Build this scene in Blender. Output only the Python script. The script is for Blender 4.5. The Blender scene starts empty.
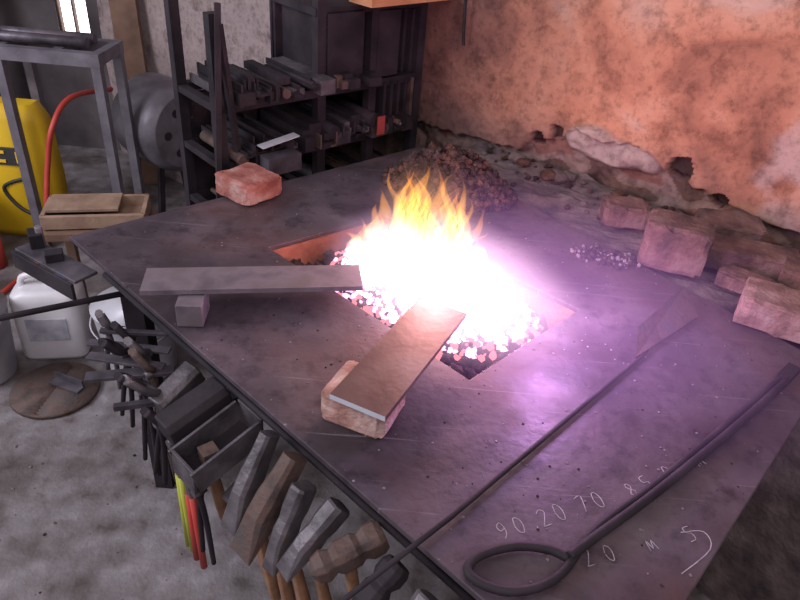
import bpy, bmesh, math, random
from mathutils import Vector, Matrix, noise
random.seed(7)
scene=bpy.context.scene
try:
    scene.view_settings.view_transform='Standard'; scene.view_settings.look='None'
except Exception: pass

# ---------------------------------------------------------------- materials
def ramp(nt,stops):
    n=nt.nodes.new('ShaderNodeValToRGB'); e=n.color_ramp.elements
    e[0].position,e[0].color=stops[0][0],(*stops[0][1],1)
    e[1].position,e[1].color=stops[-1][0],(*stops[-1][1],1)
    for p,c in stops[1:-1]:
        k=e.new(p); k.color=(*c,1)
    return n
def mat(name,stops,scale=8,rough=.7,metal=0,bump=.2,bscale=None,detail=6,dist=0,spec=.5):
    if name in bpy.data.materials: return bpy.data.materials[name]
    m=bpy.data.materials.new(name); m.use_nodes=True; nt=m.node_tree; b=nt.nodes['Principled BSDF']
    tc=nt.nodes.new('ShaderNodeTexCoord'); n=nt.nodes.new('ShaderNodeTexNoise')
    n.inputs['Scale'].default_value=scale; n.inputs['Detail'].default_value=detail; n.inputs['Distortion'].default_value=dist
    nt.links.new(tc.outputs['Object'],n.inputs['Vector'])
    if len(stops[0])==3:
        k=len(stops); stops=[(.32+.36*i/(k-1),c) for i,c in enumerate(stops)]
    r=ramp(nt,stops); nt.links.new(n.outputs['Fac'],r.inputs['Fac']); nt.links.new(r.outputs['Color'],b.inputs['Base Color'])
    b.inputs['Roughness'].default_value=rough; b.inputs['Metallic'].default_value=metal
    b.inputs['Specular IOR Level'].default_value=spec
    if bump:
        n2=nt.nodes.new('ShaderNodeTexNoise'); n2.inputs['Scale'].default_value=bscale or scale*5; n2.inputs['Detail'].default_value=5
        nt.links.new(tc.outputs['Object'],n2.inputs['Vector'])
        bp=nt.nodes.new('ShaderNodeBump'); bp.inputs['Strength'].default_value=bump; bp.inputs['Distance'].default_value=.01
        nt.links.new(n2.outputs['Fac'],bp.inputs['Height']); nt.links.new(bp.outputs['Normal'],b.inputs['Normal'])
    return m
def emis(name,col,s):
    m=bpy.data.materials.new(name); m.use_nodes=True; nt=m.node_tree; nt.nodes.clear()
    e=nt.nodes.new('ShaderNodeEmission'); o=nt.nodes.new('ShaderNodeOutputMaterial')
    e.inputs[0].default_value=(*col,1); e.inputs[1].default_value=s; nt.links.new(e.outputs[0],o.inputs[0]); return m

M_steel=mat('dark_steel',[(.05,.045,.055),(.11,.10,.12),(.17,.15,.17)],14,.45,.5,.15)
M_tool=mat('worn_tool_steel',[(.045,.04,.045),(.10,.09,.10),(.17,.155,.165)],16,.5,.4,.2)
M_black=mat('black_steel',[(.012,.010,.014),(.036,.029,.035)],10,.7,.0,.2,spec=.25)
M_grey=mat('grey_steel',[(.20,.19,.21),(.33,.32,.35)],12,.4,.5,.1)
M_rust=mat('rusty_steel',[(.05,.035,.032),(.11,.07,.058),(.08,.068,.068)],18,.7,.2,.3)
M_bar=mat('flat_bar_steel',[(.15,.13,.15),(.24,.21,.235),(.20,.17,.18)],16,.42,.5,.08)
M_barr=mat('warm_bar_steel',[(.10,.055,.048),(.14,.085,.075),(.17,.125,.125)],10,.5,.3,.1)
M_edge=mat('bright_cut_steel',[(.55,.60,.68),(.72,.76,.84)],20,.35,.3,.05)
M_brick=mat('red_brick',[(.20,.06,.05),(.34,.13,.105),(.44,.28,.25)],20,.9,0,.5)
M_brick3=mat('dusty_pink_brick',[(.27,.13,.11),(.42,.24,.20),(.54,.40,.37)],20,.9,0,.5)
M_brick2=mat('sooty_brick',[(.06,.033,.036),(.155,.08,.073),(.23,.145,.135)],14,.9,0,.5)
M_mortar=mat('dusty_mortar',[(.055,.040,.042),(.115,.085,.083),(.19,.145,.14)],14,.95,0,.5)
M_coal=mat('coal_clinker',[(.016,.010,.011),(.042,.027,.027),(.075,.046,.043)],30,.9,0,.6,spec=.2)
M_brclk=mat('brown_clinker',[(.05,.024,.02),(.115,.062,.05)],30,.9,0,.5,spec=.2)
M_ash=mat('grey_ash',[(.11,.088,.10),(.24,.20,.225)],40,.95,0,.5)
M_chalk=mat('white_chalk',[(.22,.19,.22),(.42,.38,.42)],60,.95,0,0)
M_wood=mat('handle_wood',[(.20,.10,.055),(.34,.19,.10)],30,.6,0,.1)
M_pale=mat('pale_wood',[(.20,.125,.085),(.33,.225,.155)],14,.7,0,.2)
M_orwood=mat('orange_timber',[(.42,.19,.09),(.55,.28,.14)],12,.7,0,.2)
M_dwood=mat('brown_timber',[(.11,.06,.04),(.20,.12,.08)],9,.8,0,.2)
M_yellow=mat('yellow_sack',[(.70,.44,.01),(.80,.54,.02)],6,.5,0,.1)
M_ink=mat('black_print',[(.02,.02,.02),(.04,.04,.04)],6,.5,0,0)
M_white=mat('white_plastic',[(.55,.55,.57),(.72,.72,.74)],6,.35,0,.03)
M_bucket=mat('galvanised_metal',[(.28,.28,.30),(.45,.45,.48)],9,.45,.4,.05)
M_red=mat('red_rubber',[(.42,.04,.03),(.54,.07,.05)],10,.5,0,0)
M_yg=mat('yellow_green_grip',[(.36,.40,.04),(.46,.52,.08)],10,.45,0,0)
M_blue=mat('blue_plastic',[(.05,.12,.35),(.08,.18,.45)],10,.45,0,0)
M_pitw=mat('pit_firebrick',[(.20,.07,.045),(.36,.13,.09)],20,.9,0,.3)

def mat_table():
    m=mat('forge_plate_steel',[(.3,(.042,.033,.041)),(.45,(.078,.062,.075)),(.6,(.112,.090,.106)),(.75,(.165,.135,.15))],3.5,.5,.2,.14,60,10,.9)
    nt=m.node_tree; b=nt.nodes['Principled BSDF']
    tc=[n for n in nt.nodes if n.type=='TEX_COORD'][0]
    prev=b.inputs['Base Color'].links[0].from_socket
    def tex(sc,dt,ro,st,vec=None):
        n=nt.nodes.new('ShaderNodeTexNoise'); n.inputs['Scale'].default_value=sc; n.inputs['Detail'].default_value=dt; n.inputs['Roughness'].default_value=ro
        nt.links.new(vec or tc.outputs['Object'],n.inputs['Vector'])
        r=ramp(nt,st); nt.links.new(n.outputs['Fac'],r.inputs['Fac']); return r.outputs['Color']
    def mp(rz,sc):
        k=nt.nodes.new('ShaderNodeMapping'); k.inputs['Rotation'].default_value=(0,0,rz); k.inputs['Scale'].default_value=sc
        nt.links.new(tc.outputs['Object'],k.inputs['Vector']); return k.outputs[0]
    def mulc(a,c):
        x=nt.nodes.new('ShaderNodeMixRGB'); x.blend_type='MULTIPLY'; x.inputs[0].default_value=1; nt.links.new(a,x.inputs[1]); nt.links.new(c,x.inputs[2]); return x.outputs[0]
    prev=mulc(prev,tex(22,10,.68,[(.32,(.40,.37,.40)),(.5,(.92,.90,.92)),(.72,(1.0,.97,.97))]))
    for (sc,col,lo,hi,am) in ((2.3,(.10,.050,.044),.50,.68,.65),(5.5,(.032,.023,.027),.54,.66,.65)):
        f=tex(sc,9,.6,[(lo,(0,0,0)),(hi,(am,am,am))])
        x=nt.nodes.new('ShaderNodeMixRGB'); x.inputs[2].default_value=(*col,1); nt.links.new(f,x.inputs[0]); nt.links.new(prev,x.inputs[1]); prev=x.outputs[0]
    for rz in (.5,-.8):
        f=tex(1,4,.6,[(.66,(0,0,0)),(.72,(.5,.5,.5))],mp(rz,(3,160,1)))
        x=nt.nodes.new('ShaderNodeMixRGB'); x.inputs[2].default_value=(.22,.19,.21,1); nt.links.new(f,x.inputs[0]); nt.links.new(prev,x.inputs[1]); prev=x.outputs[0]
    nt.links.new(prev,b.inputs['Base Color'])
    n3=nt.nodes.new('ShaderNodeTexNoise'); n3.inputs['Scale'].default_value=7; n3.inputs['Detail'].default_value=8
    nt.links.new(tc.outputs['Object'],n3.inputs['Vector'])
    mr=nt.nodes.new('ShaderNodeMapRange'); mr.inputs[1].default_value=.3; mr.inputs[2].default_value=.7; mr.inputs[3].default_value=.38; mr.inputs[4].default_value=.72
    nt.links.new(n3.outputs['Fac'],mr.inputs[0]); nt.links.new(mr.outputs[0],b.inputs['Roughness'])
    return m
M_table=mat_table()

# ---------------------------------------------------------------- mesh builder
class B:
    def __init__(s,*mats): s.bm=bmesh.new(); s.mats=list(mats)
    def mi(s,m):
        if m not in s.mats: s.mats.append(m)
        return s.mats.index(m)
    def _tag(s,faces,m,smooth=False):
        i=s.mi(m)
        for f in faces: f.material_index=i; f.smooth=smooth
    def box(s,c,size,m,rz=0,rot=None):
        M=Matrix.Translation(c)@(rot.to_4x4() if rot else Matrix.Rotation(rz,4,'Z'))@Matrix.Diagonal((*size,1))
        r=bmesh.ops.create_cube(s.bm,size=1,matrix=M)
        fs={f for v in r['verts'] for f in v.link_faces}; s._tag(fs,m); return fs
    def beam(s,a,b,w,h,m,up=(0,0,1)):
        a=Vector(a);b=Vector(b);x=(b-a);L=x.length;x.normalize();z=Vector(up);y=z.cross(x)
        if y.length<1e-4: y=Vector((0,1,0)).cross(x)
        y.normalize();z=x.cross(y)
        rot=Matrix((x,y,z)).transposed()
        return s.box((a+b)/2,(L,w,h),m,rot=rot)
    def loft(s,rings,m,cap=True,smooth=True):
        vs=[[s.bm.verts.new(p) for p in r] for r in rings]; fs=[]
        n=len(vs[0])
        for a,b in zip(vs,vs[1:]):
            for i in range(n): fs.append(s.bm.faces.new((a[i],a[(i+1)%n],b[(i+1)%n],b[i])))
        s._tag(fs,m,smooth)
        if cap:
            c=[s.bm.faces.new(vs[0][::-1]),s.bm.faces.new(vs[-1])]; s._tag(c,m,False)
    def tube(s,pts,r,m,n=10,cap=True,squash=1):
        pts=[Vector(p) for p in pts]; rings=[]
        rr=r if isinstance(r,(list,tuple)) else [r]*len(pts)
        prev=None
        for i,p in enumerate(pts):
            t=(pts[min(i+1,len(pts)-1)]-pts[max(i-1,0)]).normalized()
            if prev is None:
                h=Vector((0,0,1)) if abs(t.z)<.9 else Vector((1,0,0)); u=h.cross(t).normalized()
            else: u=(prev-t*prev.dot(t)).normalized()
            prev=u; v=t.cross(u)
            rings.append([p+u*math.cos(a)*rr[i]+v*math.sin(a)*rr[i]*squash for a in [2*math.pi*k/n for k in range(n)]])
        s.loft(rings,m,cap)
    def cyl(s,a,b,r,m,n=24,r2=None,cap=True):
        s.tube([a,b],[r,r2 if r2 is not None else r],m,n,cap)
    def lump(s,c,r,m,sub=1,j=.3,flat=1,smooth=False):
        M=Matrix.Rotation(random.uniform(0,6.28),3,Vector((random.uniform(-1,1),random.uniform(-1,1),random.uniform(.1,1))).normalized())
        q=bmesh.ops.create_icosphere(s.bm,subdivisions=sub,radius=1)
        for v in q['verts']:
            k=1+random.uniform(-j,j); p=M@(v.co*k*r); p.z*=flat; v.co=p+Vector(c)
        s._tag({f for v in q['verts'] for f in v.link_faces},m,smooth)
    def done(s,name,bevel=0,parent=None,keep=False):
        bm=s.bm; bmesh.ops.recalc_face_normals(bm,faces=bm.faces)
        o=Vector((0,0,0))
        if not keep and not parent:
            xs=[v.co for v in bm.verts]
            o=Vector(((min(v.x for v in xs)+max(v.x for v in xs))/2,(min(v.y for v in xs)+max(v.y for v in xs))/2,min(v.z for v in xs)))
            for v in bm.verts: v.co-=o
        me=bpy.data.meshes.new(name); bm.to_mesh(me); bm.free()
        for m in s.mats: me.materials.append(m)
        ob=bpy.data.objects.new(name,me); ob.location=o; bpy.context.collection.objects.link(ob)
        if parent: ob.parent=parent
        if bevel:
            k=ob.modifiers.new('bevel','BEVEL'); k.width=bevel; k.segments=2; k.limit_method='ANGLE'; k.angle_limit=math.radians(40)
        return ob
def smooth_curve(pts,k=6):
    pts=[Vector(p) for p in pts]; out=[]
    P=[pts[0]]+pts+[pts[-1]]
    for i in range(1,len(P)-2):
        a,b,c,d=P[i-1],P[i],P[i+1],P[i+2]
        for j in range(k):
            t=j/k; out.append(.5*((2*b)+(-a+c)*t+(2*a-5*b+4*c-d)*t*t+(-a+3*b-3*c+d)*t**3))
    out.append(pts[-1]); return out
def sstep(a,b,x):
    t=max(0,min(1,(x-a)/(b-a))); return t*t*(3-2*t)

# ---------------------------------------------------------------- camera
cd=bpy.data.cameras.new('camera'); cam=bpy.data.objects.new('camera',cd); bpy.context.collection.objects.link(cam)
cd.sensor_width=36; cd.lens=36*674/800; cd.clip_start=.02
p=math.radians(33.6); r=math.radians(5)
F=Vector((0,math.cos(p),-math.sin(p))); U=Vector((0,math.sin(p),math.cos(p))); X=Vector((1,0,0))
R=math.cos(r)*X+math.sin(r)*U; V=-math.sin(r)*X+math.cos(r)*U
cam.matrix_world=Matrix.Translation((0,0,1.6))@Matrix((R,V,-F)).transposed().to_4x4()
scene.camera=cam

# ---------------------------------------------------------------- room
b=B(); M_floor=mat('concrete_floor',[(.30,(.095,.08,.078)),(.42,(.165,.15,.15)),(.55,(.20,.187,.192)),(.70,(.27,.252,.265))],14,.75,0,.3,90,14,.2)
nt=M_floor.node_tree; bs=nt.nodes['Principled BSDF']; tc=[n for n in nt.nodes if n.type=='TEX_COORD'][0]; old=bs.inputs['Base Color'].links[0].from_socket
n=nt.nodes.new('ShaderNodeTexNoise'); n.inputs['Scale'].default_value=3.2; n.inputs['Detail'].default_value=9; nt.links.new(tc.outputs['Object'],n.inputs['Vector'])
r_=ramp(nt,[(.40,(.52,.47,.45)),(.50,(.95,.94,.94)),(.62,(1.12,1.1,1.12))]); nt.links.new(n.outputs['Fac'],r_.inputs['Fac'])
mx=nt.nodes.new('ShaderNodeMixRGB'); mx.blend_type='MULTIPLY'; mx.inputs[0].default_value=1
nt.links.new(old,mx.inputs[1]); nt.links.new(r_.outputs['Color'],mx.inputs[2]); nt.links.new(mx.outputs[0],bs.inputs['Base Color'])
q=[b.bm.verts.new(v) for v in ((-4.5,-1.5,0),(3,-1.5,0),(3,5,0),(-4.5,5,0))]; f=b.bm.faces.new(q); b._tag([f],M_floor)
b.done('floor',keep=True)

M_wall=mat('orange_plaster',[(.30,(.21,.085,.055)),(.40,(.40,.165,.10)),(.50,(.53,.235,.14)),(.60,(.58,.29,.185)),(.72,(.57,.37,.28))],3.2,.9,0,.6,34,12,1.2)
def wall_mat():
    nt=M_wall.node_tree; bs=nt.nodes['Principled BSDF']; tc=[n for n in nt.nodes if n.type=='TEX_COORD'][0]
    old=bs.inputs['Base Color'].links[0].from_socket
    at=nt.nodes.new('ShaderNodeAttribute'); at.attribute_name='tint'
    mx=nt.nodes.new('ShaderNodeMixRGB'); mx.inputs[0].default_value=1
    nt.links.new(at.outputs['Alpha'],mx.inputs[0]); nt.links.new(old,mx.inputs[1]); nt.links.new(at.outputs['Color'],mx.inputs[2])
    prev=mx.outputs[0]
    for sc,ro,st in ((11,.7,[(.34,(.50,.46,.46)),(.5,(.92,.92,.92)),(.7,(1,1,1))]),(45,.7,[(.34,(.62,.60,.60)),(.5,(.97,.97,.97)),(.7,(1,1,1))])):
        n=nt.nodes.new('ShaderNodeTexNoise'); n.inputs['Scale'].default_value=sc; n.inputs['Detail'].default_value=10; n.inputs['Roughness'].default_value=ro
        nt.links.new(tc.outputs['Object'],n.inputs['Vector'])
        r2=ramp(nt,st); nt.links.new(n.outputs['Fac'],r2.inputs['Fac'])
        m2=nt.nodes.new('ShaderNodeMixRGB'); m2.blend_type='MULTIPLY'; m2.inputs[0].default_value=1
        nt.links.new(prev,m2.inputs[1]); nt.links.new(r2.outputs['Color'],m2.inputs[2]); prev=m2.outputs[0]
    nt.links.new(prev,bs.inputs['Base Color'])
wall_mat()
W0=Vector((.35,2.10,0)); Wd=Vector((.783,-.622,0)); Wn=Vector((-.622,-.783,0))
def wall_pt(s,z,o=0): return W0+Wd*s+Wn*o+Vector((0,0,z))
def lerpk(s,K):
    if s<=K[0][0]: return K[0][1]
    for (a,u),(c,v) in zip(K,K[1:]):
        if s<=c: return u+(v-u)*(s-a)/(c-a)
    return K[-1][1]
def broken_line(s):
    base=lerpk(s,[(-.4,.80),(-.02,.82),(.05,.885),(.12,.90),(.17,.945),(.40,.955),(.47,.90),(.60,.885),(.72,.86),(1.2,.85)])
    return base+.018*noise.noise(Vector((s*9,2,0)))+.012*noise.noise(Vector((s*32,5,0)))
bm=bmesh.new(); lay=bm.verts.layers.float_color.new('tint'); grid=[]
ss=[-3+ (2.4)*i/60 for i in range(60)]+[-.6+1.9*i/300 for i in range(300)]+[1.3+1.1*i/20 for i in range(21)]
zs=[.7*i/10 for i in range(10)]+[.7+.35*i/90 for i in range(90)]+[1.05+.45*i/50 for i in range(50)]+[1.5+.7*i/14 for i in range(15)]
def blend(t,c,a):
    A=a+t[3]*(1-a)
    if A<=0: return [0,0,0,0]
    return [(c[i]*a+t[i]*t[3]*(1-a))/A for i in range(3)]+[A]
for s in ss:
    col=[]
    for z in zs:
        bl=broken_line(s); d=z-bl
        o=.007*noise.noise(Vector((s*4,z*4,1)))+.003*noise.noise(Vector((s*20,z*20,3)))+.0015*noise.noise(Vector((s*60,z*60,3)))
        n1=noise.noise(Vector((s*5,z*5,11))); n2=noise.noise(Vector((s*13,z*13,12))); n3=noise.noise(Vector((s*3,z*3,21)))
        tint=[0,0,0,0]
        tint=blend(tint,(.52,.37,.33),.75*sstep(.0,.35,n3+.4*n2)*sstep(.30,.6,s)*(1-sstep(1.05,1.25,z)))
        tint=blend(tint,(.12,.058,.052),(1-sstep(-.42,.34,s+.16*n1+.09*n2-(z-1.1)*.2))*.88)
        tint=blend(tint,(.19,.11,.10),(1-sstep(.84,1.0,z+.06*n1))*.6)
        if d<0 and s>-1:
            k=min(1,-d/.008); o-=.024*k
            o+=.016*noise.noise(Vector((s*14,z*18,7)))+.008*noise.noise(Vector((s*40,z*40,7)))
            m_=noise.noise(Vector((s*9,z*12,4)))
            c=(.085,.05,.045) if m_<-.1 else (.22,.15,.135) if m_<.25 else (.18,.08,.065)
            tint=blend(tint,c,.85*k)
        e=((s-.27)/.155)**2+((z-.915)/.055)**2; e+=.55*noise.noise(Vector((s*13,z*13,9)))
        if e<1: o+=.034*min(1,(1-e)*2); tint=blend(tint,(.42,.31,.28),min(.85,(1-e)*3))
        for hs,hz,hr in ((.93,1.36,.00022),(.97,1.29,.0002),(.50,.925,.0012),(.105,.915,.0005),(.62,.87,.0006),(.04,.875,.0006)):
            q=((s-hs)**2+(z-hz)**2)*(1+.6*noise.noise(Vector((s*50,z*50,0))))
            if q<hr: o-=.035; tint=[.035,.02,.02,.95]
        if s<-.75: tint=[.36,.31,.31,min(1,(-.75-s)*4)*.9]
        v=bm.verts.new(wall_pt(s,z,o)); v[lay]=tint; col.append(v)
    grid.append(col)
for i in range(len(grid)-1):
    for j in range(len(zs)-1):
        f=bm.faces.new((grid[i][j],grid[i+1][j],grid[i+1][j+1],grid[i][j+1])); f.smooth=True
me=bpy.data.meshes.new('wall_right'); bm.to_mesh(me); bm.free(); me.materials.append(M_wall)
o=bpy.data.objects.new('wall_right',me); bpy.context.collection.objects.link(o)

M_back=mat('dingy_plaster',[(.04,.033,.037),(.08,.068,.072),(.13,.115,.115)],3,.9,0,.3)
b=B()
wx0,wx1,wz0,wz1,wy=-1.96,-1.79,.63,.86,3.75
for (x0,x1,z0,z1_) in ((-4.5,wx0,0,2.4),(wx1,-1.6,0,2.4),(wx0,wx1,0,wz0),(wx0,wx1,wz1,2.4)):
    b.box(((x0+x1)/2,wy+.05,(z0+z1_)/2),(x1-x0,.1,z1_-z0),M_back)
b.done('wall_back',keep=True)
b=B(); b.box(((wx0+wx1)/2,wy+.06,(wz0+wz1)/2),(wx1-wx0,.01,wz1-wz0),emis('daylight_pane',(.85,.92,1),5.0))
for x in (wx0+.005,(wx0+wx1)/2,wx1-.005): b.box((x,wy+.03,(wz0+wz1)/2),(.010,.03,wz1-wz0),M_dwood)
for z in (wz0+.005,wz1-.005): b.box(((wx0+wx1)/2,wy+.03,z),(wx1-wx0,.03,.012),M_dwood)
b.done('window_1')

# ---------------------------------------------------------------- forge table
A_=Vector((-.78,1.35)); B_=Vector((.02,2.12)); C_=Vector((.88,1.10)); E_=Vector((.285,.39))
P_=[Vector((-.32,1.38)),Vector((-.06,1.60)),Vector((.39,1.23)),Vector((.14,.96))]
table=bpy.data.objects.new('forge_table',None); bpy.context.collection.objects.link(table)
b=B(M_table); bm=b.bm
def ring(pts,z): return [bm.verts.new((p.x,p.y,z)) for p in pts]
O=[A_,B_,C_,E_]; to,ti=ring(O,.8),ring(P_,.8); bo,bi=ring(O,.788),ring(P_,.788)
for i in range(4):
    j=(i+1)%4
    bm.faces.new((to[i],to[j],ti[j],ti[i])); bm.faces.new((bo[j],bo[i],bi[i],bi[j]))
    bm.faces.new((to[j],to[i],bo[i],bo[j])); bm.faces.new((ti[i],ti[j],bi[j],bi[i]))
b.done('steel_plate',bevel=.002,parent=table)
b=B(M_pitw); bm=b.bm
ctr=sum(P_,Vector((0,0)))/4; low=[ctr+(q-ctr)*.86 for q in P_]
t1=ring(P_,.788); t2=ring(low,.68); outr=ring([ctr+(q-ctr)*1.12 for q in P_],.788); outl=ring([ctr+(q-ctr)*1.05 for q in P_],.64)
for i in range(4):
    j=(i+1)%4
    bm.faces.new((t1[i],t1[j],t2[j],t2[i])); bm.faces.new((outr[j],outr[i],outl[i],outl[j])); bm.faces.new((t1[j],t1[i],outr[i],outr[j]))
bm.faces.new(t2); bm.faces.new(outl[::-1])
b.done('fire_pot',parent=table)
b=B()
cen=(A_+B_+C_+E_)/4; ins=[cen+(q-cen)*.84 for q in O]
for i in range(4):
    j=(i+1)%4
    b.beam((ins[i].x,ins[i].y,.763),(ins[j].x,ins[j].y,.763),.05,.05,M_black)
    b.box((ins[i].x,ins[i].y,.37),(.05,.05,.74),M_black)
    if i!=3: b.beam((ins[i].x,ins[i].y,.2),(ins[j].x,ins[j].y,.2),.04,.04,M_black)
b.done('leg_frame',parent=table)
ED=Vector((.743,-.669,0)); OUT=Vector((-.669,-.743,0))
def ep(s,o,z): return Vector((-.78,1.35,0))+ED*s+OUT*o+Vector((0,0,z))
b=B()
b.tube([ep(.12,-.02,.745),ep(1.3,-.02,.745)],.007,M_black)
for s in (.14,.55,.95,1.28): b.beam(ep(s,-.12,.78),ep(s,-.02,.745),.02,.008,M_black)
b.done('tool_rail',parent=table)

# ---- masonry ledge between plate and wall
b=B(M_mortar); bm=b.bm; n=60; rows=[]
for i in range(n+1):
    u=i/n; pin=Vector((.03+1.25*u, 2.125-1.25*1.186*u)); w=wall_pt(-.15+2.1*u,0); col=[]
    for k in range(13):
        t=k/12; q=pin.lerp(Vector((w.x,w.y)),t)
        z=.778+.016*noise.noise(Vector((q.x*16,q.y*16,0)))+.008*noise.noise(Vector((q.x*50,q.y*50,0)))+.03*t*t
        col.append(bm.verts.new((q.x,q.y,z)))
    rows.append([bm.verts.new((pin.x,pin.y,0))]+col)
for a,c in zip(rows,rows[1:]):
    for k in range(13): bm.faces.new((a[k],c[k],c[k+1],a[k+1]))
for i in range(200):
    u=random.random(); t=random.random()**.45
    pin=Vector((.05+1.0*u,2.12-1.19*u)); w=wall_pt(-.1+1.4*u,0); q=pin.lerp(Vector((w.x,w.y)),.1+.85*t)
    rr=random.choice((.003,.005,.007,.011)); b.lump((q.x,q.y,.782+.028*t*t+rr*.3),rr,random.choice((M_mortar,M_coal,M_brclk,M_coal)),1,.3,.7)
for i in range(8):
    q=wall_pt(-.02+.45*random.random(),0,.035+.05*random.random()); b.lump((q.x,q.y,.812),random.uniform(.02,.032),random.choice((M_mortar,M_brclk,M_brclk)),2,.12,.5)
b.done('rubble_ledge')

# ---------------------------------------------------------------- bricks
def brick(name,x,y,z0,dx,dy,dz,rot,m,tilt=0):
    bm=bmesh.new(); bmesh.ops.create_cube(bm,size=1)
    bmesh.ops.subdivide_edges(bm,edges=bm.edges[:],cuts=9,use_grid_fill=True)
    sd=random.uniform(0,99)
    for v in bm.verts:
        c=v.co*2; q=Vector((c.x*dx/2,c.y*dy/2,c.z*dz/2))
        ne=sum(abs(t)>.95 for t in c)
        chip=0
        if ne>=2: chip=.002+max(0,noise.noise(q*28+Vector((0,sd,0)))+.05)*.010
        if ne==3: chip+=.004
        n_=Vector((c.x if abs(c.x)>.95 else 0,c.y if abs(c.y)>.95 else 0,c.z if abs(c.z)>.95 else 0))
        q=q-n_*chip+noise.noise_vector(q*30+Vector((sd,0,0)))*.0022+noise.noise_vector(q*90+Vector((sd,3,0)))*.001
        v.co=q+Vector((0,0,dz/2))
    for f in bm.faces: f.smooth=False
    me=bpy.data.meshes.new(name); bm.to_mesh(me); bm.free(); me.materials.append(m)
    o=bpy.data.objects.new(name,me); o.location=(x,y,z0); o.rotation_euler=(tilt,0,rot); bpy.context.collection.objects.link(o); return o
brick('brick',-.43,1.65,.802,.13,.125,.06,math.atan2(.10,.075)-math.pi/2,M_brick)
brick('brick',-.045,.85,.801,.115,.105,.062,math.atan2(-.46,.89)+.12,M_brick3)
brick('brick',.585,1.685,.80,.12,.09,.06,-.1,M_brick2)
brick('brick',.655,1.475,.80,.15,.11,.115,-.35,M_brick2)
brick('brick',.835,1.605,.81,.16,.10,.065,-.15,M_brick2,.05)
brick('brick',.85,1.485,.80,.22,.10,.058,-.25,M_brick2)
brick('brick',.845,1.225,.80,.22,.12,.07,-.50,mat('brown_brick',[(.15,.08,.07),(.26,.15,.135),(.36,.245,.225)],16,.9,0,.5))
brick('brick',.985,1.37,.80,.2,.1,.062,-.5,M_brick2)
brick('brick',.80,1.375,.80,.12,.06,.04,-.6,M_brick2)

# ---------------------------------------------------------------- clinker, ash
def pile(b,cx,cy,rx,ry,h,n,rot,mats,r0=.008,r1=.022,z0=.8):
    for i in range(n):
        a=random.uniform(0,6.283); q=math.sqrt(random.random())
        x=q*math.cos(a)*rx; y=q*math.sin(a)*ry; rr=random.uniform(r0,r1)
        X_=x*math.cos(rot)-y*math.sin(rot); Y_=x*math.sin(rot)+y*math.cos(rot)
        z=z0+h*(1-q**1.8)*random.uniform(.6,1)+rr*.5
        b.lump((cx+X_,cy+Y_,z),rr,random.choice(mats),1,.35)
b=B(M_coal)
pile(b,.11,1.80,.195,.12,.12,1700,-.35,[M_coal,M_brclk,M_coal],.004,.014)
b.done('clinker_pile')
b=B(M_ash)
pile(b,.50,1.47,.09,.05,.006,120,-.3,[M_coal,M_coal,M_brclk,M_ash],.002,.007)
b.done('ash_heap')
b=B(M_ash)
def inpit(x,y):
    q=[(P_[(i+1)%4]-P_[i]).cross(Vector((x,y))-P_[i]) for i in range(4)]
    return all(k<0 for k in q) or all(k>0 for k in q)
n=0
while n<600:
    u,v=random.random(),random.random()
    q=(A_*(1-u)+E_*u)*(1-v)+(B_*(1-u)+C_*u)*v
    if inpit(q.x,q.y): continue
    d=(q-Vector((.1,1.2))).length
    if random.random()>math.exp(-d*2.5)+.06: continue
    rr=random.choice((.001,.0013,.0018,.0026)); b.lump((q.x,q.y,.8005),rr,random.choice((M_ash,M_ash,M_coal)),1,.3,.4); n+=1
b.done('ash_flakes')

# ---------------------------------------------------------------- fire
fire=bpy.data.objects.new('coal_fire',None); fire.location=(0,0,0); bpy.context.collection.objects.link(fire)
E_white=emis('white_hot_coal',(1,.78,.95),6); E_pink=emis('pink_hot_coal',(1,.45,.82),2.4); E_or=emis('orange_hot_coal',(1,.26,.30),1.3)
b=B(M_coal)
fx,fy,rot=.065,1.27,math.atan2(-.63,.77)
for i in range(1900):
    a=random.uniform(0,6.283); q=math.sqrt(random.random()); k_=1+.16*noise.noise(Vector((math.cos(a)*1.5,math.sin(a)*1.5,3)))
    x=q*math.cos(a)*.275*k_; y=q*math.sin(a)*.168*k_
    X_=fx+x*math.cos(rot)-y*math.sin(rot); Y_=fy+x*math.sin(rot)+y*math.cos(rot); rr=random.uniform(.003,.010)
    z=.775+.09*(1-q**2)*random.uniform(.8,1)
    m=E_white if q<.72 else random.choice((E_white,E_pink,E_pink,E_or)) if q<.88 else random.choice((E_pink,E_or,E_or,M_coal))
    b.lump((X_,Y_,z),rr,m,1,.35)
for i in range(500):
    u,v=random.random(),random.random()
    q=(low[0]*(1-u)+low[3]*u)*(1-v)+(low[1]*(1-u)+low[2]*u)*v
    b.lump((q.x,q.y,.73+random.uniform(0,.035)),random.uniform(.01,.02),M_coal,1,.3)
b.done('burning_coals',parent=fire)
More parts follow.
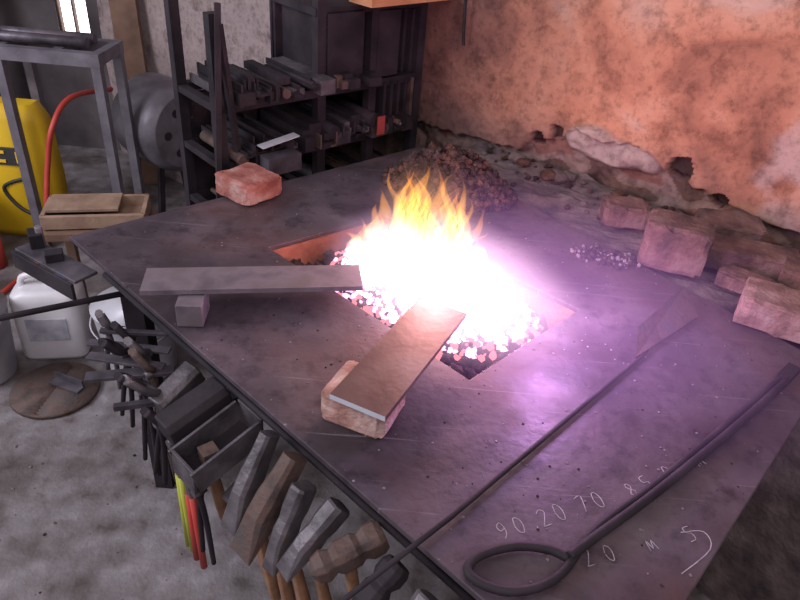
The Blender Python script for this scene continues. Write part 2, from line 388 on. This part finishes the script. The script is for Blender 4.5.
def flame_mat():
    m=bpy.data.materials.new('flame'); m.use_nodes=True; nt=m.node_tree; nt.nodes.clear()
    o=nt.nodes.new('ShaderNodeOutputMaterial'); e=nt.nodes.new('ShaderNodeEmission'); t=nt.nodes.new('ShaderNodeBsdfTransparent'); ad=nt.nodes.new('ShaderNodeAddShader')
    at=nt.nodes.new('ShaderNodeAttribute'); at.attribute_name='hgt'
    r=ramp(nt,[(0,(1,.60,.80)),(.3,(1,.62,.42)),(.5,(1,.50,.12)),(.8,(1,.36,.05)),(1,(.8,.16,.05))]); nt.links.new(at.outputs['Fac'],r.inputs[0])
    nt.links.new(r.outputs['Color'],e.inputs[0])
    s=ramp(nt,[(0,(.6,.6,.6)),(.45,(.55,.55,.55)),(.8,(.32,.32,.32)),(1,(.0,.0,.0))]); nt.links.new(at.outputs['Fac'],s.inputs[0])
    lw=nt.nodes.new('ShaderNodeLayerWeight'); lw.inputs[0].default_value=.5
    al=ramp(nt,[(.05,(1,1,1)),(.45,(.38,.38,.38)),(.85,(0,0,0))]); nt.links.new(lw.outputs['Facing'],al.inputs[0])
    mm=nt.nodes.new('ShaderNodeMath'); mm.operation='MULTIPLY'; nt.links.new(al.outputs['Color'],mm.inputs[0]); nt.links.new(s.outputs['Color'],mm.inputs[1])
    ms=nt.nodes.new('ShaderNodeMath'); ms.operation='MULTIPLY'; ms.inputs[1].default_value=.68; nt.links.new(mm.outputs[0],ms.inputs[0]); nt.links.new(ms.outputs[0],e.inputs[1])
    nt.links.new(t.outputs[0],ad.inputs[0]); nt.links.new(e.outputs[0],ad.inputs[1]); nt.links.new(ad.outputs[0],o.inputs[0])
    return m
bm=bmesh.new(); hl=bm.verts.layers.float.new('hgt')
def tongue(x,y,z,rad,h,lean):
    n,m=16,18; sd=random.uniform(0,50); rings=[]
    for i in range(m):
        t=i/(m-1); rr=rad*(math.sin(math.pi*min(1,(t*.85+.18)))**.8)*(1-t)**.4+.0006
        w=noise.noise_vector(Vector((sd,t*2.6,0)))*(.06*t)
        cx=x+lean[0]*t*t+w.x; cy=y+lean[1]*t*t+w.y; col=[]
        for k in range(n):
            a=6.283*k/n; r_=rr*(1+.55*noise.noise(Vector((math.cos(a)+sd,math.sin(a),t*4))))
            v=bm.verts.new((cx+r_*math.cos(a),cy+r_*math.sin(a),z+h*t)); v[hl]=min(1,max(h*t/.25,t*1.05-.1)); col.append(v)
        rings.append(col)
    for a,c in zip(rings,rings[1:]):
        for k in range(n): f=bm.faces.new((a[k],a[(k+1)%n],c[(k+1)%n],c[k])); f.smooth=True
for k in range(70):
    a=random.uniform(0,6.283); q=math.sqrt(random.random())*.9; x=q*math.cos(a)*.235; y=q*math.sin(a)*.13
    tongue(fx+x*math.cos(rot)-y*math.sin(rot),fy+x*math.sin(rot)+y*math.cos(rot),.79,random.uniform(.025,.05),random.uniform(.06,.115)*(1.15-q*.5),(random.uniform(-.02,.02),0))
for (cx,cy,h,n_) in ((-.045,1.37,.15,9),(-.005,1.365,.235,12),(.035,1.35,.245,12),(.07,1.345,.19,9),(.105,1.33,.235,12),(.14,1.30,.13,7),(-.09,1.36,.10,6),(.03,1.31,.17,10),(.10,1.29,.15,8)):
    for k in range(n_):
        tongue(cx+random.gauss(0,.011),cy+random.gauss(0,.015),.80,random.uniform(.016,.038),h*random.uniform(.62,1.05),(random.uniform(-.02,.02),.01))
me=bpy.data.meshes.new('flames'); bm.to_mesh(me); bm.free(); me.materials.append(flame_mat())
o=bpy.data.objects.new('flames',me); bpy.context.collection.objects.link(o); o.parent=fire
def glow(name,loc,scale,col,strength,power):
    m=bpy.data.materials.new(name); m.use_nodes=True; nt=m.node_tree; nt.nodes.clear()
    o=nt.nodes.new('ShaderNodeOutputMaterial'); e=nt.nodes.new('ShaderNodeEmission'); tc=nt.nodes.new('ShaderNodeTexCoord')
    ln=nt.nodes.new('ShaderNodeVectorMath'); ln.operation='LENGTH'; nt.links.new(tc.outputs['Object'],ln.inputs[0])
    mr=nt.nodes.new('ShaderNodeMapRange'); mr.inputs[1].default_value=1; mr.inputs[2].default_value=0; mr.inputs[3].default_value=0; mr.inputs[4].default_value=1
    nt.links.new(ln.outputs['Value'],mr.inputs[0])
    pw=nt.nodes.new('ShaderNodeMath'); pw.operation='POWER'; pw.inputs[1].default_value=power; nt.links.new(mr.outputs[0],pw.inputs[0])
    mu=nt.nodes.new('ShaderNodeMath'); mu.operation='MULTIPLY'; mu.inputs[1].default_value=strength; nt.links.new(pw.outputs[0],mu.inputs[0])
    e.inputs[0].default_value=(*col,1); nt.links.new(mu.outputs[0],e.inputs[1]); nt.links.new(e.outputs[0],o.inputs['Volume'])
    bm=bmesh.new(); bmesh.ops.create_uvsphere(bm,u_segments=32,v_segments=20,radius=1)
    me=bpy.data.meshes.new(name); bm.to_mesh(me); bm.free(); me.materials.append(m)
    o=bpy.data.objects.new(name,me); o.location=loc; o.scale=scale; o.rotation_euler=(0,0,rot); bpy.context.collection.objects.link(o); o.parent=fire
glow('violet_flare',(.30,1.12,.89),(.58,.42,.20),(.68,.30,.86),1.8,1.6)  # purple lens-flare haze put in as a glowing volume, no real fume
glow('core_bloom',(.10,1.22,.85),(.33,.22,.12),(1,.60,.88),18,1.35)  # camera bloom over the white core, imitated by an emission volume
glow('plume_glow',(.05,1.35,.92),(.16,.10,.14),(1,.50,.22),5,1.3)  # added yellow-orange glow volume that softens the flame plume

# ---------------------------------------------------------------- flat bars in the fire
def flatbar(name,nl,d,L,w,th,z0,z1,m,endm):
    d=Vector((*d,0)).normalized(); sd=Vector((d.y,-d.x,0)); a=Vector((*nl,z0)); e=a+d*L; e.z=z1
    b=B(m); fs=b.beam(a+sd*w/2,e+sd*w/2,w,th,m)
    for f in fs:
        f.normal_update()
        if f.normal.dot(-d)>.9: b._tag([f],endm)
    return b.done(name)
flatbar('flat_steel_bar',(-.515,1.145),(.40,.075),.43,.085,.010,.858,.862,M_bar,M_bar)
flatbar('flat_steel_bar',(-.098,.802),(.41,.91),.33,.10,.010,.8725,.8725,M_barr,M_edge)
b=B(); b.box((-.405,1.078,.826),(.05,.07,.05),M_bar,.1); b.done('steel_block',bevel=.002)

# ---------------------------------------------------------------- fire shovel, tongs
b=B()
b.tube([(-.11,.42,.812),(.10,.64,.808),(.48,1.065,.806),(.50,1.09,.808)],.0042,M_black,8)
bl=[(.47,1.06,.806),(.485,1.13,.83),(.635,1.31,.83),(.645,1.225,.806)]
bmv=[b.bm.verts.new(q) for q in bl]; bmt=[b.bm.verts.new((q[0]-.002,q[1]-.003,q[2]+.006)) for q in bl]
fs=[b.bm.faces.new(bmv[::-1]),b.bm.faces.new(bmt)]+[b.bm.faces.new((bmv[i],bmv[(i+1)%4],bmt[(i+1)%4],bmt[i])) for i in range(4)]
b._tag(fs,M_rust); b.done('fire_shovel')
b=B()
loop=[(.262,.588),(.235,.600),(.190,.600),(.145,.583),(.122,.560),(.135,.540),(.172,.530),(.215,.540),(.252,.567),(.295,.625),(.34,.668),(.42,.735),(.60,.90),(.755,1.045)]
b.tube(smooth_curve([(x,y,.808) for x,y in loop]),.0065,M_black,8)
b.tube(smooth_curve([(.262,.588,.812),(.31,.628,.813),(.42,.720,.812),(.60,.882,.812),(.755,1.03,.81)]),.0075,M_black,8)
b.beam((.745,1.03,.81),(.785,1.07,.81),.024,.014,M_black)
b.done('forge_tongs')

# ---------------------------------------------------------------- chalk marks
G={'0':[[(0,.5),(.2,1),(.5,.9),(.6,.5),(.4,0),(.1,.1),(0,.5)]],'7':[[(0,1),(.6,1),(.2,0)]],'2':[[(0,.8),(.3,1),(.6,.8),(.1,.1),(0,0),(.6,0)]],
   '9':[[(.55,.6),(.2,.5),(.1,.8),(.4,1),(.55,.7),(.5,.3),(.2,0)]],'5':[[(.6,1),(.1,1),(.1,.6),(.5,.5),(.5,.1),(0,0)]],'.':[[(.1,0),(.15,.08)]],'m':[[(0,0),(.1,.7),(.3,.1),(.5,.7),(.7,0)]],'8':[[(.3,.5),(.1,.75),(.3,1),(.5,.75),(.3,.5),(.05,.25),(.3,0),(.55,.25),(.3,.5)]]}
b=B(M_chalk)
def chalk(txt,o,d,h,adv):
    d=Vector(d).normalized(); up=Vector((-d.y,d.x)); x=0
    for ch in txt:
        if ch!=' ':
            for st in G[ch]:
                pts=[Vector(o)+d*(x+u*h*.8)+up*(v*h+random.uniform(-.001,.001)) for u,v in st]
                b.tube(smooth_curve([(q.x,q.y,.8003) for q in pts],3),.0009,M_chalk,5,squash=.4)
        x+=adv if ch!='.' else adv*.5
chalk('90.20.70.',(.175,.615),(.27,.13),.027,.028)
chalk('85.0 m',(.385,.715),(.2,.12),.025,.033)
chalk('20 m 5',(.29,.585),(.26,.09),.024,.034)
b.tube(smooth_curve([(.44,.655,.8003),(.475,.66,.8003),(.475,.63,.8003),(.42,.585,.8003)],4),.001,M_chalk,5,squash=.4)
b.done('chalk_writing')

# ---------------------------------------------------------------- hanging tools
def crect(c,ax,ay,hw,hh,ch=.25):
    k=min(hw,hh)*ch; return [c+ax*x+ay*y for x,y in ((hw,hh-k),(hw-k,hh),(-hw+k,hh),(-hw,hh-k),(-hw,-hh+k),(-hw+k,-hh),(hw-k,-hh),(hw,-hh+k))]
def hammer(name,s,o,z,L,w,h,tilt,kind,hm,hl,yaw=0,mm=M_tool):
    b=B(mm); c=ep(s,o,z); t=math.radians(tilt)
    oy=(Matrix.Rotation(yaw,3,'Z')@OUT); a=(oy*math.cos(t)+Vector((0,0,-1))*math.sin(t)).normalized()
    e=Vector((0,0,1)).cross(oy).normalized(); n=a.cross(e).normalized()
    if kind=='ball': prof=[(-.5,.8,.8),(-.42,1,1),(-.28,1,1),(-.18,.75,.75),(-.1,.95,1),(.12,.95,1),(.2,.7,.7),(.32,.95,.95),(.44,.75,.75),(.5,.35,.35)]
    elif kind=='peen': prof=[(-.5,.9,.9),(-.47,1,1),(-.25,1,1),(-.12,.85,.9),(0,.95,1),(.15,.85,.9),(.35,.95,.55),(.5,1,.12)]
    elif kind=='blade': prof=[(-.5,.75,.8),(-.3,.8,.85),(-.1,1,1),(.1,1,1),(.3,1.15,.55),(.5,1.25,.1)]
    else: prof=[(-.5,.93,.93),(-.47,1,1),(-.3,1,1),(.3,1,1),(.47,1,1),(.5,.93,.93)]
    b.loft([crect(c+a*(p*L),e,n,w*u,h*v,.4) for p,u,v in prof],mm,smooth=False)
    d=(Vector((0,0,-1))+OUT*-.10+ED*random.uniform(.0,.16)).normalized()
    top=c-d*(h*.3); pts=[top+d*(hl*k) for k in (0,.15,.35,.6,.85,1)]
    b.tube(pts,[.012,.0135,.0125,.0155,.017,.014],hm,10,squash=.75)
    return b.done(name,bevel=.0015)
hammer('sledgehammer',.60,.045,.705,.13,.032,.028,12,'sq',M_wood,.33,0,M_black)
b=B(M_steel); cc=ep(.695,.055,.695)
def tr(u,v,w): return cc+ED*u+OUT*v+Vector((0,0,w-v*.25))
for (u0,v0,u1,v1) in ((-.036,-.07,-.036,.07),(.036,-.07,.036,.07),(-.036,.07,.036,.07),(-.036,-.07,.036,-.07)):
    b.beam(tr(u0,v0,0),tr(u1,v1,0),.006,.055,M_tool)
b.beam(tr(0,-.07,-.025),tr(0,.07,-.025),.07,.006,M_black)
b.box(tr(0,.02,-.005),(.03,.03,.03),M_rust,.7)
b.done('tool_tray',bevel=.001)
hammer('sledgehammer',.52,.035,.70,.10,.024,.024,20,'sq',M_wood,.28,.15,M_tool)
hammer('cross_peen_hammer',.755,.05,.63,.07,.016,.016,20,'sq',M_wood,.27,.1)
hammer('cross_peen_hammer',.805,.066,.70,.185,.016,.022,57,'blade',M_wood,.36,.1,M_tool)
hammer('cross_peen_hammer',.862,.070,.695,.19,.021,.026,52,'blade',M_wood,.38,.0,M_rust)
hammer('chisel_hammer',.915,.072,.69,.16,.015,.022,60,'peen',M_wood,.34,.08,M_tool)
hammer('cross_peen_hammer',.962,.060,.70,.14,.018,.02,42,'peen',M_wood,.36,-.15,M_tool)
hammer('ball_peen_hammer',1.03,.045,.722,.12,.023,.023,16,'ball',M_wood,.36,-.35,M_rust)
hammer('ball_peen_hammer',1.095,.055,.70,.12,.021,.021,35,'ball',M_wood,.34,-.1,M_black)
hammer('cross_peen_hammer',1.17,.06,.69,.13,.022,.022,40,'peen',M_wood,.32,0)
def tongs(name,s,o,z,up,dn,spread,grip=None,lean=0,m=M_tool,side=0):
    b=B(m); c=ep(s,o,z); S=ED*side
    for k in (-1,1):
        j=ED*k
        pts=[c+Vector((0,0,up))+OUT*(lean*up)+j*-.004+S*up,c+Vector((0,0,up*.5))+OUT*(lean*up*.5)+j*-.018+S*up*.5,c+OUT*.004*k,c-Vector((0,0,dn*.35))+j*spread*.5-S*dn*.3,c-Vector((0,0,dn))+j*spread-S*dn]
        P=smooth_curve(pts,5); b.tube(P,[.0085-.0035*i/(len(P)-1) for i in range(len(P))],m,7)
        if grip: b.tube([c-Vector((0,0,dn*.3))+j*spread*.5,c-Vector((0,0,dn+.01))+j*spread],.0075,grip,8)
    b.cyl(c-OUT*.012,c+OUT*.014,.009,M_tool,10)
    return b.done(name)
for (s,o_,z,up,dn,sp_,g,ln,mm,sd) in ((.27,.05,.71,.05,.17,.03,None,.3,M_tool,.2),(.33,.03,.70,.05,.22,.025,None,.5,M_black,-.15),(.37,.06,.71,.06,.24,.025,None,.8,M_black,.3),
    (.41,.04,.72,.05,.26,.03,None,.6,M_tool,.1),(.45,.05,.70,.06,.28,.02,None,.4,M_rust,-.2),(.48,.08,.70,.06,.25,.03,None,.8,M_black,.15),(.51,.06,.69,.07,.22,.025,None,.9,M_tool,-.1),(.55,.09,.67,.05,.20,.02,None,.6,M_black,.25),
    (.585,.085,.64,.05,.31,.010,M_yg,.2,M_tool,0),(.63,.09,.62,.04,.29,.014,M_red,.2,M_tool,0),(.67,.09,.58,.04,.20,.02,None,.2,M_black,0)):
    tongs('blacksmith_tongs',s,o_,z,up,dn,sp_,g,ln,mm,sd)
for i,(a,c,w,h) in enumerate([((-.63,1.075,.715),(-.46,1.07,.715),.02,.006),((-.62,1.045,.705),(-.46,1.03,.705),.022,.006),((-.60,.985,.70),(-.44,1.03,.70),.026,.008),((-.52,.92,.69),(-.30,.995,.69),.012,.012),((-.62,1.11,.72),(-.48,1.12,.72),.012,.008)]):
    b=B(M_tool); b.beam(a,c,w,h,M_steel); b.done('tool_steel_offcut',bevel=.001)
b=B(); b.tube([(-1.02,1.00,.725),(-.60,1.26,.725)],.007,M_black,8); b.done('iron_rod')
b=B()
b.beam((-.92,1.40,.735),(-.72,1.28,.735),.06,.008,M_steel); b.beam((-.94,1.37,.712),(-.74,1.25,.712),.008,.045,M_black)
b.beam((-.905,1.42,.755),(-.88,1.38,.755),.03,.04,M_black); b.cyl((-.88,1.40,.70),(-.88,1.40,.79),.009,M_grey,10); b.box((-.82,1.34,.75),(.04,.03,.022),M_black,.5)
b.done('leg_vise_bracket',bevel=.002)

# ---------------------------------------------------------------- steel stock shelf
shelf=bpy.data.objects.new('steel_stock_shelf',None); bpy.context.collection.objects.link(shelf)
SR=Vector((.0,2.32,0)); su=Vector((-.72,-.69,0)).normalized(); sn=Vector((-.69,.72,0)).normalized()
def sp(u,d,z): return SR+su*u+sn*d+Vector((0,0,z))
b=B(M_black); UL=.74
for u in (.0,.20,.40,UL):
    for d in (.02,.25):
        b.beam(sp(u,d,0),sp(u,d,1.3 if u<.7 else 1.22),.03,.03,M_black,up=tuple(sn))
for z in (.25,.62,.80,.97):
    for d in (.02,.25): b.beam(sp(-.01,d,z),sp(UL+.01,d,z),.03,.025,M_black)
    for u in (0,.2,.4,UL): b.beam(sp(u,.02,z),sp(u,.25,z),.025,.02,M_black)
b.beam(sp(0,.13,1.2),sp(.42,.13,1.2),.24,.02,M_black)
for u in (.21,.39): b.beam(sp(u,.02,1.09),sp(u,.25,1.09),.006,.22,M_black)
b.beam(sp(0,.25,1.0),sp(.42,.25,1.0),.006,.45,M_black)
b.beam(sp(0,.25,.75),sp(UL,.25,.75),.006,.40,M_black)
b.beam(sp(.74,-.02,1.25),sp(.80,.0,.3),.015,.015,M_black); b.beam(sp(.74,-.02,1.2),sp(.68,.0,.62),.015,.015,M_black)
b.done('shelf_frame',parent=shelf)
b=B(M_black)
def stock(u,z,w,h,d0,d1,m,kind=0):
    if kind==0: b.beam(sp(u,d0,z+h/2),sp(u,d1,z+h/2),w,h,m)
    elif kind==1:
        b.beam(sp(u,d0,z+.003),sp(u,d1,z+.003),w,.006,m); b.beam(sp(u-w/2,d0,z+h/2),sp(u-w/2,d1,z+h/2),.006,h,m); b.beam(sp(u+w/2,d0,z+h/2),sp(u+w/2,d1,z+h/2),.006,h,m)
    else: b.cyl(sp(u,d0,z+h/2),sp(u,d1,z+h/2),h/2,m,12)
for (z,u0,u1,n) in ((.635,.03,.71,26),(.815,.03,.71,34),(.985,.22,.71,26),(.66,.05,.70,20),(.84,.22,.71,24),(1.01,.42,.70,10),(.27,.05,.70,14)):
    for i in range(n):
        u=random.uniform(u0,u1); w=random.uniform(.015,.06); h=random.uniform(.008,.05)
        stock(u,z,w,h,random.uniform(-.06,.01),random.uniform(.18,.24),random.choice((M_black,M_black,M_black,M_black,M_black,M_tool,M_rust)),random.choice((0,0,1,2)))
for i in range(7): b.beam(sp(.02+.026*i,.03+.01*(i%3),1.08),sp(.02+.026*i,.24,1.08),.012,.2,M_black)
for i in range(5): b.beam(sp(.24+.03*i,.04,1.06),sp(.24+.03*i,.24,1.06),.01,.16,random.choice((M_black,M_tool)))
for i in range(5): b.beam(sp(.03+.03*i,.0,.90),sp(.03+.03*i,.24,.90),.012,.14,random.choice((M_black,M_rust,M_black)))
b.beam(sp(.10,.005,1.09),sp(.19,.005,1.09),.004,.20,M_black); b.beam(sp(.25,.0,1.09),sp(.385,.0,1.09),.004,.21,M_black)
b.beam(sp(.66,-.06,.87),sp(.53,-.05,.88),.03,.004,M_edge); b.beam(sp(.66,-.08,.82),sp(.55,-.08,.82),.05,.05,M_steel)
b.beam(sp(.235,-.07,.86),sp(.205,-.07,.86),.004,.06,mat('dull_red_paint',[(.28,.04,.04),(.38,.07,.07)],10,.6,0,.1))
b.beam(sp(.70,-.10,.72),sp(.60,-.09,.72),.03,.05,M_dwood)
b.done('steel_stock',parent=shelf)
b=B(M_orwood); b.beam(sp(.30,-.04,1.235),sp(-.16,-.02,1.235),.10,.025,M_orwood); b.done('wooden_plank')
b=B(M_black); b.tube(smooth_curve([wall_pt(-.27,1.32,.02),wall_pt(-.27,1.25,.03),wall_pt(-.265,1.13,.025),wall_pt(-.262,1.10,.022)]),.005,M_black,8); b.done('wall_hook')

# ---------------------------------------------------------------- left background clutter
M_rack=mat('dull_rack_paint',[(.11,.10,.12),(.20,.19,.215)],12,.5,.3,.1)
b=B(M_rack)
xL,xR,yF,yB,zt=-1.95,-1.24,2.6,2.80,.85
for x in (-1.62,xR):
    b.beam((x,yF,zt),(x+.01,yF-.02,0),.035,.035,M_rack,up=(0,1,0)); b.beam((x,yB,zt),(x,yB+.01,0),.035,.035,M_rack,up=(0,1,0))
for y in (yF,yB): b.beam((xL,y,zt),(xR+.02,y,zt),.04,.05,M_rack)
for x in (-1.9,-1.62,-1.4,xR): b.beam((x,yF,zt),(x,yB,zt),.035,.045,M_rack)
for y in (2.66,2.73): b.cyl((xL,y,zt+.045),(xR-.05,y,zt+.045),.020,random.choice((M_rack,M_steel)),14)
for k in range(5): b.beam((-2.0+.03*k,2.63+.03*k,zt+.085+.012*k),(-1.66-.03*k,2.64+.03*k,zt+.085+.012*k),.03,.02,random.choice((M_rust,M_black,M_steel)))
b.done('steel_trestle_rack')
b=B(M_yellow)
b.loft([[Vector((x,y,z)) for x,y in ((-2.08+i,2.655+i*.5),(-1.56-i,2.655+i*.5),(-1.56-i,2.765-i*.5),(-2.08+i,2.765-i*.5))] for z,i in ((0.0,.02),(.04,0),(.3,-.008),(.55,0),(.62,.03))],M_yellow,smooth=True)
b.box((-1.82,2.645,.40),(.36,.012,.075),M_ink)
for x in (-1.94,-1.85,-1.76,-1.67):
    b.box((x,2.637,.40),(.012,.006,.05),M_yellow); b.box((x+.022,2.637,.42),(.03,.006,.012),M_yellow); b.box((x+.022,2.637,.38),(.03,.006,.012),M_yellow)
b.tube(smooth_curve([(-1.67,2.648,.30),(-1.77,2.646,.25),(-1.71,2.646,.15),(-1.61,2.65,.12)]),.008,M_ink,6)
b.done('yellow_sack')
b=B(M_rack); bc=Vector((-1.17,3.03,.47)); ax=Vector((.80,-.55,.0)).normalized()
b.tube([bc-ax*.25,bc-ax*.23,bc-ax*.12,bc-ax*.11,bc+ax*.12,bc+ax*.14,bc+ax*.17],[.08,.12,.13,.20,.205,.195,.17],M_rack,36)
uu=Vector((0,0,1)).cross(ax).normalized(); vv=ax.cross(uu)
for k in range(6):
    a=6.283*k/6; b.cyl(bc+ax*.165+(uu*math.cos(a)+vv*math.sin(a))*.105,bc+ax*.173+(uu*math.cos(a)+vv*math.sin(a))*.105,.020,M_black,14)
b.cyl(bc+ax*.165,bc+ax*.19,.035,M_steel,16)
for k in (-1,1):
    for q in (-.08,.1): b.beam(bc+uu*.11*k+ax*q-Vector((0,0,.1)),bc+uu*.15*k+ax*q-Vector((0,0,.47)),.03,.02,M_black,up=tuple(ax))
b.done('forge_blower',bevel=.003)
b=B(M_red); b.tube(smooth_curve([(-1.37,2.97,.62),(-1.42,2.70,.66),(-1.45,2.57,.58),(-1.49,2.54,.42),(-1.52,2.50,.22),(-1.54,2.44,.05),(-1.58,2.30,.012),(-1.61,2.05,.012)],8),.011,M_red,8); b.done('red_air_hose')
b=B(M_pale); sx_,sy_,sh=-1.11,2.14,.40
b.box((sx_,sy_,sh),(.34,.22,.03),M_dwood,.25)
for x,y in ((-.15,-.08),(.15,-.08),(-.15,.08),(.15,.08)): b.box((sx_+x,sy_+y+x*.25,sh/2),(.035,.035,sh),M_dwood,.25)
b.done('wooden_stool',bevel=.003)
b=B(M_pale)
for (dx,dy,sx,sy,dz,sz) in ((0,-.08,.34,.015,.03,.05),(0,.08,.34,.015,.03,.05),(-.165,0,.015,.16,.03,.05),(.165,0,.015,.16,.03,.05),(0,0,.34,.16,.008,.012),(-.04,.02,.24,.13,.055,.012)):
    c_,s_=math.cos(.25),math.sin(.25); b.box((sx_+dx*c_-dy*s_,sy_+dx*s_+dy*c_,sh+.016+dz),(sx,sy,sz),M_pale,.25)
b.done('wooden_box',bevel=.002)
def canister(name,x,y,w,d,h,m,capm,rz):
    b=B(m); Mx=Matrix.Translation((x,y,0))@Matrix.Rotation(rz,4,'Z')
    def rr(wx,dy,z):
        out=[]
        for k in range(24):
            a=6.283*k/24; c_,s_=math.cos(a),math.sin(a); n=.35
            out.append(Mx@Vector((wx/2*math.copysign(abs(c_)**n,c_),dy/2*math.copysign(abs(s_)**n,s_),z)))
        return out
    b.loft([rr(w*.94,d*.92,0),rr(w,d,.015),rr(w,d,h*.8),rr(w*.95,d*.92,h*.87),rr(w*.6,d*.7,h*.93)],m)
    b.cyl(Mx@Vector((w*.22,0,h*.9)),Mx@Vector((w*.22,0,h*1.02)),.025,capm,18)
    b.tube(smooth_curve([Mx@Vector((-w*.35,0,h*.86)),Mx@Vector((-w*.3,0,h*1.02)),Mx@Vector((0,0,h*1.04)),Mx@Vector((w*.05,0,h*.9))]),.012,m,8)
    b.box(Mx@Vector((0,-d/2-.001,h*.45)),(w*.6,.004,h*.3),mat('grey_label',[(.25,.27,.33),(.5,.5,.52)],20,.5),rz)
    return b.done(name)
canister('plastic_canister',-1.22,1.90,.22,.15,.30,M_white,M_blue,.2)
canister('paint_bottle',-1.74,2.16,.13,.10,.20,M_white,M_red,.1)
b=B(M_red); b.cyl((-1.74,2.40,0),(-1.74,2.40,.14),.05,M_red,20); b.cyl((-1.74,2.40,.14),(-1.74,2.40,.18),.025,M_white,14); b.done('red_oil_can')
def bucket(name,x,y,r,h,m,inner):
    b=B(m); b.tube([(x,y,0),(x,y,.01),(x,y,h*.97),(x,y,h),(x,y,h+.004),(x,y,h-.004),(x,y,.02)],[r*.8,r*.82,r,r*1.04,r*1.0,r*.96,r*.78],m,32)
    b.cyl((x,y,h*.55),(x,y,h*.56),r*.88,inner,28)
    b.tube(smooth_curve([(x-r,y,h*.93),(x-r*.9,y-r*.6,h*.75),(x,y-r*1.05,h*.62),(x+r*.9,y-r*.6,h*.75),(x+r,y,h*.93)]),.004,M_grey,6)
    return b.done(name)
bucket('blue_bucket',-1.92,2.46,.12,.28,M_blue,M_black)
bucket('galvanised_bucket',-1.40,1.73,.12,.27,M_bucket,M_black)
bucket('galvanised_bucket',-.89,1.84,.135,.27,mat('pale_grey_paint',[(.42,.42,.45),(.60,.60,.64)],8,.45,.1,.05),M_black)
b=B(M_rust); b.tube([(-1.13,1.67,.0),(-1.13,1.67,.006),(-1.13,1.67,.016),(-1.13,1.67,.008)],[.13,.14,.138,.12],M_rust,36)
b.done('rusty_pan_lid')
b=B(M_steel); b.beam((-1.15,1.70,.020),(-1.04,1.665,.020),.035,.006,M_steel); b.beam((-1.148,1.715,.033),(-1.038,1.68,.033),.006,.03,M_steel); b.done('angle_iron_offcut')
b=B(M_dwood); b.beam((-1.40,3.34,0),(-1.48,3.47,1.5),.13,.03,M_dwood,up=(0,-1,0)); b.done('leaning_plank')
b=B(M_black)
for k in range(14):
    x=-3.1+.066*k; b.beam((x,3.40,0),(x+random.uniform(-.1,.02),3.66,random.uniform(.9,1.6)),random.uniform(.03,.08),.02,random.choice((M_black,M_black,M_rust,M_dwood,M_black)),up=(0,-1,0))
b.done('leaning_scrap_steel')
b=B(M_rust)
for k in range(260):
    x=random.uniform(-1.9,-.5); y=random.uniform(.9,2.4); rr=random.choice((.0015,.002,.003,.005)); b.lump((x,y,rr*.3),rr,random.choice((M_coal,M_rust,M_ash)),1,.3,.5)
b.done('floor_debris')
b=B(M_black)
for (x0,y0,x1,y1) in ((.62,.30,1.35,.95),(.62,.30,.90,.0),(.90,.0,1.65,.65),(1.65,.65,1.35,.95)):
    b.beam((x0,y0,.24),(x1,y1,.24),.02,.48,M_black)
for i in range(900):
    u,v=random.random(),random.random(); x=.65+.70*u+.27*v; y=.31+.62*u-.28*v; b.lump((x,y,.40+random.uniform(-.02,.03)),random.uniform(.012,.03),M_coal,1,.3)
b.done('coal_bin')

# ---------------------------------------------------------------- lights
def area(name,loc,tgt,size,col,e):
    l=bpy.data.lights.new(name,'AREA'); l.size=size; l.color=col; l.energy=e; o=bpy.data.objects.new(name,l); o.location=loc
    o.rotation_euler=(Vector(tgt)-Vector(loc)).to_track_quat('-Z','Y').to_euler(); bpy.context.collection.objects.link(o)
def point(name,loc,col,e,rad):
    l=bpy.data.lights.new(name,'POINT'); l.color=col; l.energy=e; l.shadow_soft_size=rad; o=bpy.data.objects.new(name,l); o.location=loc; bpy.context.collection.objects.link(o)
area('doorway_daylight',(-3.0,.6,2.3),(-1.0,1.8,.2),1.6,(.92,.90,1),85)
area('soft_fill',(.3,-.8,3.2),(.4,1.6,.8),2.0,(1,.87,.90),40)  # added unseen fill lamp behind the camera, not a roof opening
point('fire_light',(.08,1.27,.98),(1,.50,.46),9,.06)
point('violet_fill',(.32,1.09,.96),(.76,.40,1),6,.05)  # added violet lamp for the purple flare cast, no arc burns here
w=bpy.data.worlds.new('world'); scene.world=w; w.use_nodes=True
w.node_tree.nodes['Background'].inputs[0].default_value=(.77,.67,.77,1); w.node_tree.nodes['Background'].inputs[1].default_value=.43
